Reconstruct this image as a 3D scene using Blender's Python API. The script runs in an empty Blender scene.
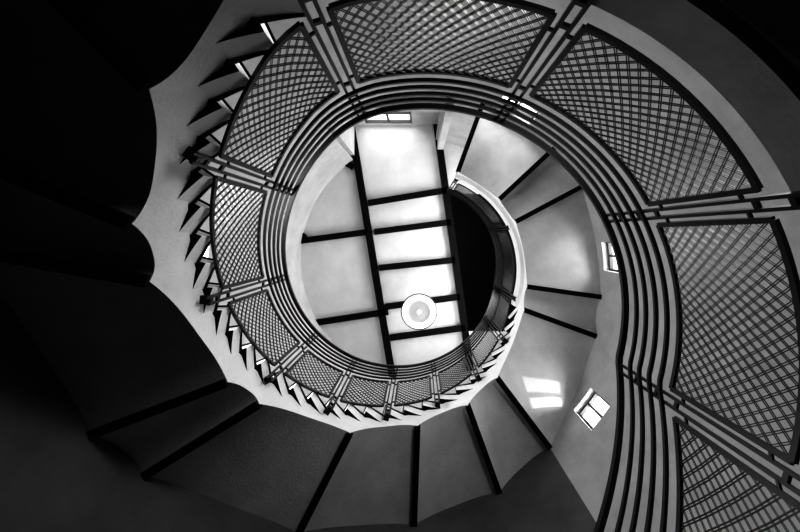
import bpy, math, random
from mathutils import Vector, Matrix
random.seed(3)
S=1/400.0; CZ=1.5
AX,AY=0.03,-0.415
R=1.175; RS=1.19; RF=1.235; RO=2.10
def W(x,y,z): return (-x,y,z+CZ)
def pol(r,t,z):
    a=math.radians(t); return W(AX+r*math.cos(a),AY+r*math.sin(a),z)
def img(u,v,z): return ((u-419)*S*z,(236-v)*S*z)

# ---------- materials ----------
def mat(name,c,rough=0.8,var=0.0,scale=4,bump=0.0,metal=0.0,emit=0,spec=.3):
    m=bpy.data.materials.new(name); m.use_nodes=True
    nt=m.node_tree; b=nt.nodes['Principled BSDF']
    b.inputs['Base Color'].default_value=(c,c,c,1); b.inputs['Roughness'].default_value=rough
    b.inputs['Metallic'].default_value=metal; b.inputs['Specular IOR Level'].default_value=spec
    if emit:
        b.inputs['Emission Color'].default_value=(1,1,1,1); b.inputs['Emission Strength'].default_value=emit
    if var>0 or bump>0:
        tc=nt.nodes.new('ShaderNodeTexCoord')
        n=nt.nodes.new('ShaderNodeTexNoise'); n.inputs['Scale'].default_value=scale; n.inputs['Detail'].default_value=8
        n.inputs['Roughness'].default_value=0.65
        nt.links.new(tc.outputs['Object'],n.inputs['Vector'])
        r=nt.nodes.new('ShaderNodeValToRGB')
        lo=max(0,c-var); hi=min(1,c+var)
        r.color_ramp.elements[0].color=(lo,lo,lo,1); r.color_ramp.elements[0].position=.3
        r.color_ramp.elements[1].color=(hi,hi,hi,1); r.color_ramp.elements[1].position=.7
        nt.links.new(n.outputs['Fac'],r.inputs['Fac']); nt.links.new(r.outputs['Color'],b.inputs['Base Color'])
        if bump>0:
            n2=nt.nodes.new('ShaderNodeTexNoise'); n2.inputs['Scale'].default_value=60; n2.inputs['Detail'].default_value=4
            nt.links.new(tc.outputs['Object'],n2.inputs['Vector'])
            bp=nt.nodes.new('ShaderNodeBump'); bp.inputs['Strength'].default_value=bump; bp.inputs['Distance'].default_value=.01
            nt.links.new(n2.outputs['Fac'],bp.inputs['Height']); nt.links.new(bp.outputs['Normal'],b.inputs['Normal'])
    return m
M_plaster=mat('plaster',.36,.85,.06,3,.25)
M_wall_shade=mat('painted_wall_shade',.08,.8,.02,3,.2)  # dark tone for plain wall; puts the shade under the flight into colour
M_ceil=mat('ceiling_plaster',.56,.85,.06,2.5,.25)
M_soffit=mat('concrete_soffit',.46,.85,.07,3.5,.3)
M_fascia=mat('white_fascia',.78,.7,.06,5,.15)
M_edge=mat('landing_edge_paint',.20,.7,.04,5,.15)
M_beam=mat('black_beam',.003,.7,spec=.1)
M_iron=mat('black_iron',.003,.4,spec=.25)
M_tread_shade=mat('slate_and_step_shade',.005,.7,spec=.1)  # tread slabs, and the shade painted beneath the step blocks
M_frame=mat('window_frame_paint',.03,.5)
M_floor=mat('ground_floor_stone',.02,.8,.01,4,.2)
M_white=mat('lamp_enamel',.85,.4,emit=.6)
M_glow=mat('lamp_opal_glass',.25,.4,emit=.15)
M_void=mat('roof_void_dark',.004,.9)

class MB:
    def __init__(s): s.v=[];s.f=[];s.m=[]
    def quad(s,p,mi=0):
        b=len(s.v); s.v+=list(p); s.f.append(tuple(range(b,b+len(p)))); s.m.append(mi)
    def hexa(s,p,mis=(0,)*6):
        b=len(s.v); s.v+=list(p)
        fs=[(3,2,1,0),(4,5,6,7),(0,1,5,4),(1,2,6,5),(2,3,7,6),(3,0,4,7)]
        for f,mi in zip(fs,mis): s.f.append(tuple(b+i for i in f)); s.m.append(mi)
    def seg(s,r0,r1,t0,t1,z0,z1,n=1,mis=(0,)*6,r0b=None):
        if r0b is None: r0b=r0
        for i in range(n):
            a=t0+(t1-t0)*i/n; c=t0+(t1-t0)*(i+1)/n
            ra=r0+(r0b-r0)*i/n; rc=r0+(r0b-r0)*(i+1)/n
            s.hexa([pol(ra,a,z0),pol(r1,a,z0),pol(r1,c,z0),pol(rc,c,z0),pol(ra,a,z1),pol(r1,a,z1),pol(r1,c,z1),pol(rc,c,z1)],mis)
    def box(s,x0,x1,y0,y1,z0,z1):
        s.hexa([W(x0,y0,z0),W(x1,y0,z0),W(x1,y1,z0),W(x0,y1,z0),W(x0,y0,z1),W(x1,y0,z1),W(x1,y1,z1),W(x0,y1,z1)])
    def sweep(s,pts,hr,hz):
        b=len(s.v)
        for (r,t,z) in pts:
            s.v+=[pol(r-hr,t,z-hz),pol(r+hr,t,z-hz),pol(r+hr,t,z+hz),pol(r-hr,t,z+hz)]
        n=len(pts)
        for i in range(n-1):
            o=b+4*i
            for k in range(4):
                k2=(k+1)%4
                s.f.append((o+k,o+k2,o+4+k2,o+4+k)); s.m.append(0)
        s.f.append((b,b+1,b+2,b+3)); s.m.append(0)
        e=b+4*(n-1); s.f.append((e+3,e+2,e+1,e)); s.m.append(0)
    def bar(s,x0,y0,x1,y1,w,z0,z1):
        dx,dy=x1-x0,y1-y0; L=math.hypot(dx,dy); nx,ny=-dy/L*w/2,dx/L*w/2
        c=[(x0-nx,y0-ny),(x1-nx,y1-ny),(x1+nx,y1+ny),(x0+nx,y0+ny)]
        s.hexa([W(a,b_,z0) for a,b_ in c]+[W(a,b_,z1) for a,b_ in c])
    def prism(s,poly,z0,z1):
        b=len(s.v);n=len(poly)
        s.v+=[W(x,y,z0) for x,y in poly]+[W(x,y,z1) for x,y in poly]
        s.f.append(tuple(range(b,b+n)));s.m.append(0)
        s.f.append(tuple(range(b+2*n-1,b+n-1,-1)));s.m.append(0)
        for i in range(n):
            j=(i+1)%n; s.f.append((b+i,b+j,b+n+j,b+n+i)); s.m.append(0)
    def make(s,name,mats,parent=None,smooth=False):
        me=bpy.data.meshes.new(name); me.from_pydata(s.v,[],s.f)
        for m in mats: me.materials.append(m)
        for p,mi in zip(me.polygons,s.m): p.material_index=mi
        import bmesh
        bm=bmesh.new(); bm.from_mesh(me)
        if smooth: bmesh.ops.remove_doubles(bm,verts=bm.verts,dist=1e-5)
        bmesh.ops.recalc_face_normals(bm,faces=bm.faces); bm.to_mesh(me); bm.free()
        if smooth:
            for p in me.polygons: p.use_smooth=True
            me.set_sharp_from_angle(angle=math.radians(35))
        o=bpy.data.objects.new(name,me); bpy.context.collection.objects.link(o)
        if parent: o.parent=parent
        return o
def empty(name):
    e=bpy.data.objects.new(name,None); bpy.context.collection.objects.link(e); return e

# ---------- stair profile ----------
T0,T1,T2,T3,T4=-178,-15,110,345,430
SL=3.83/235
ZP=[(110,1.25),(140,1.75),(178,2.38),(219,3.08),(250,3.58),(275,3.94),(300,4.30),(322,4.65),(345,5.08)]
TP=[(110,.2),(150,.42),(180,.40),(201,.34),(243,.31),(268,.27),(290,.36),(325,.40),(345,.36)]
def interp(P,x):
    if x<=P[0][0]: return P[0][1]
    for (a,u),(b,v) in zip(P[:-1],P[1:]):
        if x<=b: return u+(v-u)*(x-a)/(b-a)
    return P[-1][1]
def smooth_i(P,x):
    return sum(interp(P,x+d) for d in (-8,-4,0,4,8))/5
def zb(t):
    if t<T1: return 1.25+SL*(t-T1)
    if t<T2-8: return 1.25
    return smooth_i(ZP,t)
def inv(z):
    lo,hi=T2-9,T3+9
    for _ in range(40):
        m=(lo+hi)/2
        if zb(m)<z: lo=m
        else: hi=m
    return lo
def zf(t): return zb(t)-.08
def lerp(a,b,x): x=max(0,min(1,x)); return a+(b-a)*x
def thick(t):
    if t<-35: return .45
    if t<T1: return lerp(.45,.2,(t+35)/20)
    return smooth_i(TP,t)
BE=[-170,-140,-110,-80,-50,-15,10,40,75,110,135,158,170,201,212,243,268,290,307,340,352,388,403,430]
def bump(t):
    for a,b in zip(BE[:-1],BE[1:]):
        if a<=t<=b:
            x=(t-a)/(b-a); A=.33*thick(t)*min(1,(b-a)/20)
            if T1<=t<=T2: A*=.4
            return A*(1-abs(2*x-1)**2.5)
    return 0
def zs(t): return zf(t)-thick(t)+bump(t)

stair=empty('spiral_staircase')
fa=MB(); so=MB()
t=T0; st=1.0
while t<T4-1e-6:
    t2=t+st
    m_=lambda q: zf(q)-.03
    fa.quad([pol(RF,t,zs(t)),pol(RF,t2,zs(t2)),pol(RF,t2,m_(t2)),pol(RF,t,m_(t))])
    so.quad([pol(RF,t,zs(t)),pol(RO+.03,t,zs(t)),pol(RO+.03,t2,zs(t2)),pol(RF,t2,zs(t2))])
    t=t2
so.quad([pol(RF,T4,zs(T4)),pol(RO+.03,T4,zs(T4)),pol(RO+.03,T4,zf(T4)),pol(RF,T4,zf(T4))])
fa.make('inner_fascia',[M_fascia],stair,smooth=True)
so.make('soffit_panels',[M_soffit],stair,smooth=True)
NS=32
sp=MB(); rise=3.83/NS; dt=235/NS
def step(a,b,top):
    sp.seg(RS,RO+.02,a-.8,b-.3,top-.13,top-.018,4,(1,0,0,0,0,0),r0b=RF+.004)  # light block, underside blackened for the shade under each step
    sp.seg(RS-.004,RO+.02,a-1.2,b,top-.018,top,4,(1,1,1,1,1,1),r0b=RF-.006)
edges=[T2]+[inv(1.25+rise*i) for i in range(1,NS)]
for i in range(NS-1):
    step(edges[i],edges[i+1],1.17+(i+1)*rise)
n2=21
for i in range(n2-1):
    a=T1-n2*dt+i*dt; step(a,a+dt,1.17-n2*rise+(i+1)*rise)
sp.seg(RS,RO+.02,T1-dt,T2,1.17-.17,1.17,60,(2,)*6)
sp.seg(RS,RO+.02,edges[-1],T4,5.0-.2,5.0,40,(0,0,0,0,0,0))
sp.make('steps_and_landings',[M_fascia,M_tread_shade,M_edge],stair)
bm_=MB()
for b in BE:
    z=zs(b); th=math.radians(b); c,s_=math.cos(th),math.sin(th)
    x0,y0=AX+(RF+.004)*c,AY+(RF+.004)*s_; x1,y1=AX+(RO+.02)*c,AY+(RO+.02)*s_
    bm_.bar(x0,y0,x1,y1,.052,z-.02,z+.06)
bm_.make('radial_beams',[M_beam],stair)

# ---------- railing ----------
rail=MB()
ths=[T0+i*2 for i in range(int((T4-T0)/2)+1)]
for h,hz in ((.68,.009),(.77,.009),(.86,.009),(.95,.009),(1.07,.014)):
    rail.sweep([(R-.008,t,zb(t)+h) for t in ths],.0085 if h<1.05 else .015,hz)
posts=[-178,-140,-102,-60,-17,26,68,108,142,177,208,232,255,277,299,321,343,386,429]
for p in posts:
    for d in (-.95,.95):
        q=min(p+d,T4-.2); z=zb(q)
        rail.seg(R-.003,R+.013,q-.32,q+.32,z-.20,z+1.07)
    z=zb(p)
    for h in (-.10,.03,.57,.72,.90):
        rail.seg(R-.003,R+.010,p-1.1,min(p+1.1,T4),z+h,z+h+.02)
    rail.seg(R,RF,p-1.1,min(p+1.1,T4),z-.17,z-.14)
railo=rail.make('stair_railing',[M_iron],None)
mesh=MB(); HM=.60; PER=.045
for p,q in zip(posts[:-1],posts[1:]):
    a=p+2.6; b=q-2.6; L=math.radians(b-a)*R
    n=max(4,int((b-a)/2.5))
    for h in (0,HM): mesh.sweep([(R,a+(b-a)*i/n,zb(a+(b-a)*i/n)+h) for i in range(n+1)],.008,.011)
    for e in (a,b):
        mesh.seg(R-.007,R+.007,e-.5,e+.5,zb(e),zb(e)+HM)
    for h in (.08,HM-.08):
        for e0,e1 in ((p+1,a),(b,q-1)): mesh.sweep([(R,e0,zb(e0)+h),(R,e1,zb(e1)+h)],.005,.006)
    for sg in (1,-1):
        k=.72*sg
        c0=-abs(k)*HM if sg>0 else 0
        c=c0+.02
        cmax=L if sg>0 else L+abs(k)*HM
        while c<cmax:
            for off in (-.0045,.0045):
                cc=c+off
                if k>0: h0=max(0,-cc/k); h1=min(HM,(L-cc)/k)
                else: h0=max(0,(L-cc)/k); h1=min(HM,-cc/k)
                if h1-h0>.02:
                    ns=max(2,int((h1-h0)/.12))
                    pts=[]
                    for i in range(ns+1):
                        h=h0+(h1-h0)*i/ns; s_=cc+k*h; tt=a+math.degrees(s_/R)
                        pts.append((R+.003*sg,tt,zb(tt)+h))
                    mesh.sweep(pts,.0014,.0026)
            c+=PER
mesh.make('diamond_mesh_panels',[M_iron],railo)

# ---------- walls with windows ----------
ZT=7.0
#      theta,halfwidth,z0,z1,power (windows in view first, then added unseen ones)
wins=[(322.5,4,3.72,4.15,11),(5,4.5,4.22,4.61,11),(60,6,4.2,4.62,12),
      (20,16,5.5,6.7,85),(300,14,5.2,6.1,40),(180,12,3.0,3.9,72),(345,14,5.5,6.5,65),(52,11,1.4,2.2,58)]  # this row is added out of view to light ceiling, soffits, fascia and walls
tb=set(range(0,361,3)); zs_=set([-1.5,ZT])
for c,hw,z0,z1,_ in wins:
    for e in (c-hw,c+hw): tb.add(e%360)
    zs_|={z0,z1}
tb|={83,124,307}; zs_|={4.9}
zs_|={round(1.0+.18*i,3) for i in range(20)}
tb=sorted(tb); zl=sorted(zs_)
def inwin(t,z):
    for c,hw,z0,z1,_ in wins:
        d=(t-c+180)%360-180
        if abs(d)<hw and z0<z<z1: return True
    return 83<t<124 and z>4.9
wl=MB(); nt_=len(tb)-1; nz=len(zl)-1
open_=[[inwin((tb[i]+tb[i+1])/2,(zl[j]+zl[j+1])/2) for j in range(nz)] for i in range(nt_)]
RW=RO+.18
for i in range(nt_):
    for j in range(nz):
        if open_[i][j]: continue
        a,b,z0,z1=tb[i],tb[i+1],zl[j],zl[j+1]
        mi=1 if (120<=a and b<=307 and z1<=zf((a+b)/2)+.02) else 0  # cells below the flight take the painted shade tone
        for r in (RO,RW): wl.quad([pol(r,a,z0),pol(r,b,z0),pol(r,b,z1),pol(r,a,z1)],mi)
        if open_[(i+1)%nt_][j]: wl.quad([pol(RO,b,z0),pol(RW,b,z0),pol(RW,b,z1),pol(RO,b,z1)])
        if open_[(i-1)%nt_][j]: wl.quad([pol(RO,a,z0),pol(RW,a,z0),pol(RW,a,z1),pol(RO,a,z1)])
        if j+1<nz and open_[i][j+1]: wl.quad([pol(RO,a,z1),pol(RW,a,z1),pol(RW,b,z1),pol(RO,b,z1)])
        if j>0 and open_[i][j-1]: wl.quad([pol(RO,a,z0),pol(RW,a,z0),pol(RW,b,z0),pol(RO,b,z0)])
wl.make('wall_curved',[M_plaster,M_wall_shade],smooth=True)
al=MB(); xa,xb=-1.12,.32; ya,yb=1.5,1.94
wx0,wx1,wz0,wz1=-.92,-.12,6.12,6.90
al.box(xa-.1,xa,ya-.1,yb+.1,4.8,ZT); al.box(xb,xb+.1,ya+.0,yb+.1,4.8,ZT)
al.box(xa,xb,ya+.02,yb+.1,4.75,4.88)
al.box(xa,wx0,yb,yb+.1,4.88,ZT); al.box(wx1,xb,yb,yb+.1,4.88,ZT)
al.box(wx0,wx1,yb,yb+.1,4.88,wz0); al.box(wx0,wx1,yb,yb+.1,wz1,ZT)
al.make('wall_north',[M_plaster])
def area(name,loc,target,sx,sy,power):
    l=bpy.data.lights.new(name,'AREA'); l.shape='RECTANGLE'; l.size=sx; l.size_y=sy; l.energy=power
    o=bpy.data.objects.new(name,l); bpy.context.collection.objects.link(o); o.location=loc
    d=Vector(target)-Vector(loc); o.rotation_euler=d.to_track_quat('-Z','Y').to_euler(); return o
for k,(c,hw,z0,z1,pw) in enumerate(wins):
    m=MB(); r=RO+.08; w=math.degrees(.02/r)
    m.seg(r-.02,r+.02,c-hw,c+hw,z0,z0+.025,6); m.seg(r-.02,r+.02,c-hw,c+hw,z1-.025,z1,6)
    for q in (c-hw,c-w/2,c+hw-w): m.seg(r-.02,r+.02,q,q+w,z0,z1)
    m.make('window_%d'%(k+1),[M_frame])  # frames of the real windows, then of the added unseen ones
    zc=(z0+z1)/2
    area('window_or_added_light_%d'%(k+1),pol(RO+.3,c,zc),pol(0,c,zc),2*RO*math.sin(math.radians(hw))*.95,(z1-z0)*.95,pw)  # daylight of the real windows, fill light from the added ones
m=MB()
for x in (wx0,(wx0+wx1)/2-.015,wx1-.03): m.box(x,x+.03,yb+.02,yb+.06,wz0,wz1)
for z in (wz0,wz0+.3,wz1-.03): m.box(wx0,wx1,yb+.02,yb+.06,z,z+.03)
m.make('window_9',[M_frame])
area('window_or_added_light_9',W((wx0+wx1)/2,yb+.25,6.5),W((wx0+wx1)/2,0,6.5),.8,.72,12)
# added spot light that throws the bright soffit patch, aimed up through window 1
sl=bpy.data.lights.new('added_patch_spot','SPOT'); sl.energy=230; sl.spot_size=math.radians(40); sl.spot_blend=.1; sl.shadow_soft_size=.03
slo=bpy.data.objects.new('added_patch_spot',sl); bpy.context.collection.objects.link(slo)
slo.location=W(3.5,-2.05,2.9); d=Vector(W(1.67,-1.68,3.92))-Vector(slo.location); slo.rotation_euler=d.to_track_quat('-Z','Y').to_euler()

# ---------- ceiling ----------
def seg_line(u0,v0,u1,v1,z=7.0): return img(u0,v0,z)+img(u1,v1,z)
b2=seg_line(433,98,466,335)
def onb2(y):
    x0,y0,x1,y1=b2; return x0+(x1-x0)*(y-y0)/(y1-y0)
ce=MB(); ytop=2.3; ylow=-2.75
ce.prism([(onb2(ylow),ylow),(-2.4,ylow),(-2.4,ytop),(onb2(ytop),ytop)][::-1],ZT,ZT+.15)
ce.prism([(onb2(.75),.75),(2.4,.75),(2.4,ytop),(onb2(ytop),ytop)],ZT,ZT+.15)
ce.prism([(onb2(ylow),ylow),(2.4,ylow),(2.4,-1.7),(onb2(-1.7),-1.7)],ZT,ZT+.15)
ce.make('ceiling',[M_ceil])
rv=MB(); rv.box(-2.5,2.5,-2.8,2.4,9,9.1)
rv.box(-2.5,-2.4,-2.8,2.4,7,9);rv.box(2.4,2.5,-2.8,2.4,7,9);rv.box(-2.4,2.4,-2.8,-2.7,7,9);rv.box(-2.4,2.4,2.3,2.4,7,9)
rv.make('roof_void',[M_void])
cb=MB()
def cbeam(u0,v0,u1,v1,w=.105,d=.06):
    x0,y0,x1,y1=seg_line(u0,v0,u1,v1,6.94); cb.bar(x0,y0,x1,y1,w,ZT-d,ZT+.01)
cbeam(348,108,396,400,.12); cbeam(432,90,472,380,.12)
for l in ((368,203,447,190),(374,232,451,222),(379,268,455,260),(385,307,460,297),(390,338,465,328),(262,246,367,232),(262,331,388,312),(318,145,353,167),(270,212,305,238)):
    cbeam(*l)
cb.make('ceiling_beams',[M_beam])

# ---------- ceiling lamp ----------
lamp=empty('ceiling_lamp')
lx,ly=img(419,312,6.6); lz=6.6
def lathe(prof,name,mt,n=64):
    m=MB()
    for i in range(n):
        a,b=2*math.pi*i/n,2*math.pi*(i+1)/n
        for (r0,z0),(r1,z1) in zip(prof[:-1],prof[1:]):
            m.quad([W(lx+r0*math.cos(a),ly+r0*math.sin(a),z0),W(lx+r0*math.cos(b),ly+r0*math.sin(b),z0),W(lx+r1*math.cos(b),ly+r1*math.sin(b),z1),W(lx+r1*math.cos(a),ly+r1*math.sin(a),z1)])
    return m.make(name,[mt],lamp,smooth=True)
lathe([(.185,lz+.03),(.19,lz+.0),(.21,lz-.012),(.265,lz-.005),(.285,lz+.02),(.28,lz+.06),(.17,lz+.11),(.0001,lz+.12)],'shade_rim',M_white)
lathe([(.0001,lz+.01),(.10,lz+.016),(.187,lz+.028)],'opal_diffuser',M_glow)
lathe([(.0001,lz-.01),(.03,lz-.006),(.035,lz+.015)],'finial',M_white)
lathe([(.286,lz+.01),(.30,lz+.02),(.30,lz+.05),(.286,lz+.06)],'rim_seal',M_iron)
lathe([(.0001,lz+.1),(.012,lz+.1),(.012,ZT),(.0001,ZT)],'stem',M_iron)

fl=MB(); fl.prism([(AX+2.3*math.cos(a*math.pi/36),AY+2.3*math.sin(a*math.pi/36)) for a in range(72)],-1.6,-1.5)
fl.make('floor',[M_floor])

w=bpy.data.worlds.new('sky'); bpy.context.scene.world=w; w.use_nodes=True
w.node_tree.nodes['Background'].inputs[0].default_value=(1,1,1,1); w.node_tree.nodes['Background'].inputs[1].default_value=1.2

cam=bpy.data.cameras.new('camera'); co=bpy.data.objects.new('camera',cam); bpy.context.collection.objects.link(co)
cam.sensor_width=36; cam.lens=18; cam.shift_x=-19/800; cam.shift_y=-30/800; cam.clip_start=.02
co.matrix_world=Matrix(((-1,0,0,0),(0,1,0,0),(0,0,-1,CZ),(0,0,0,1)))
bpy.context.scene.camera=co
vs=bpy.context.scene.view_settings
vs.view_transform='Standard'
vs.exposure=.3
for lk in ('High Contrast','Standard - High Contrast'):
    try: vs.look=lk; print('LOOK',lk); break
    except Exception as e: print(e)
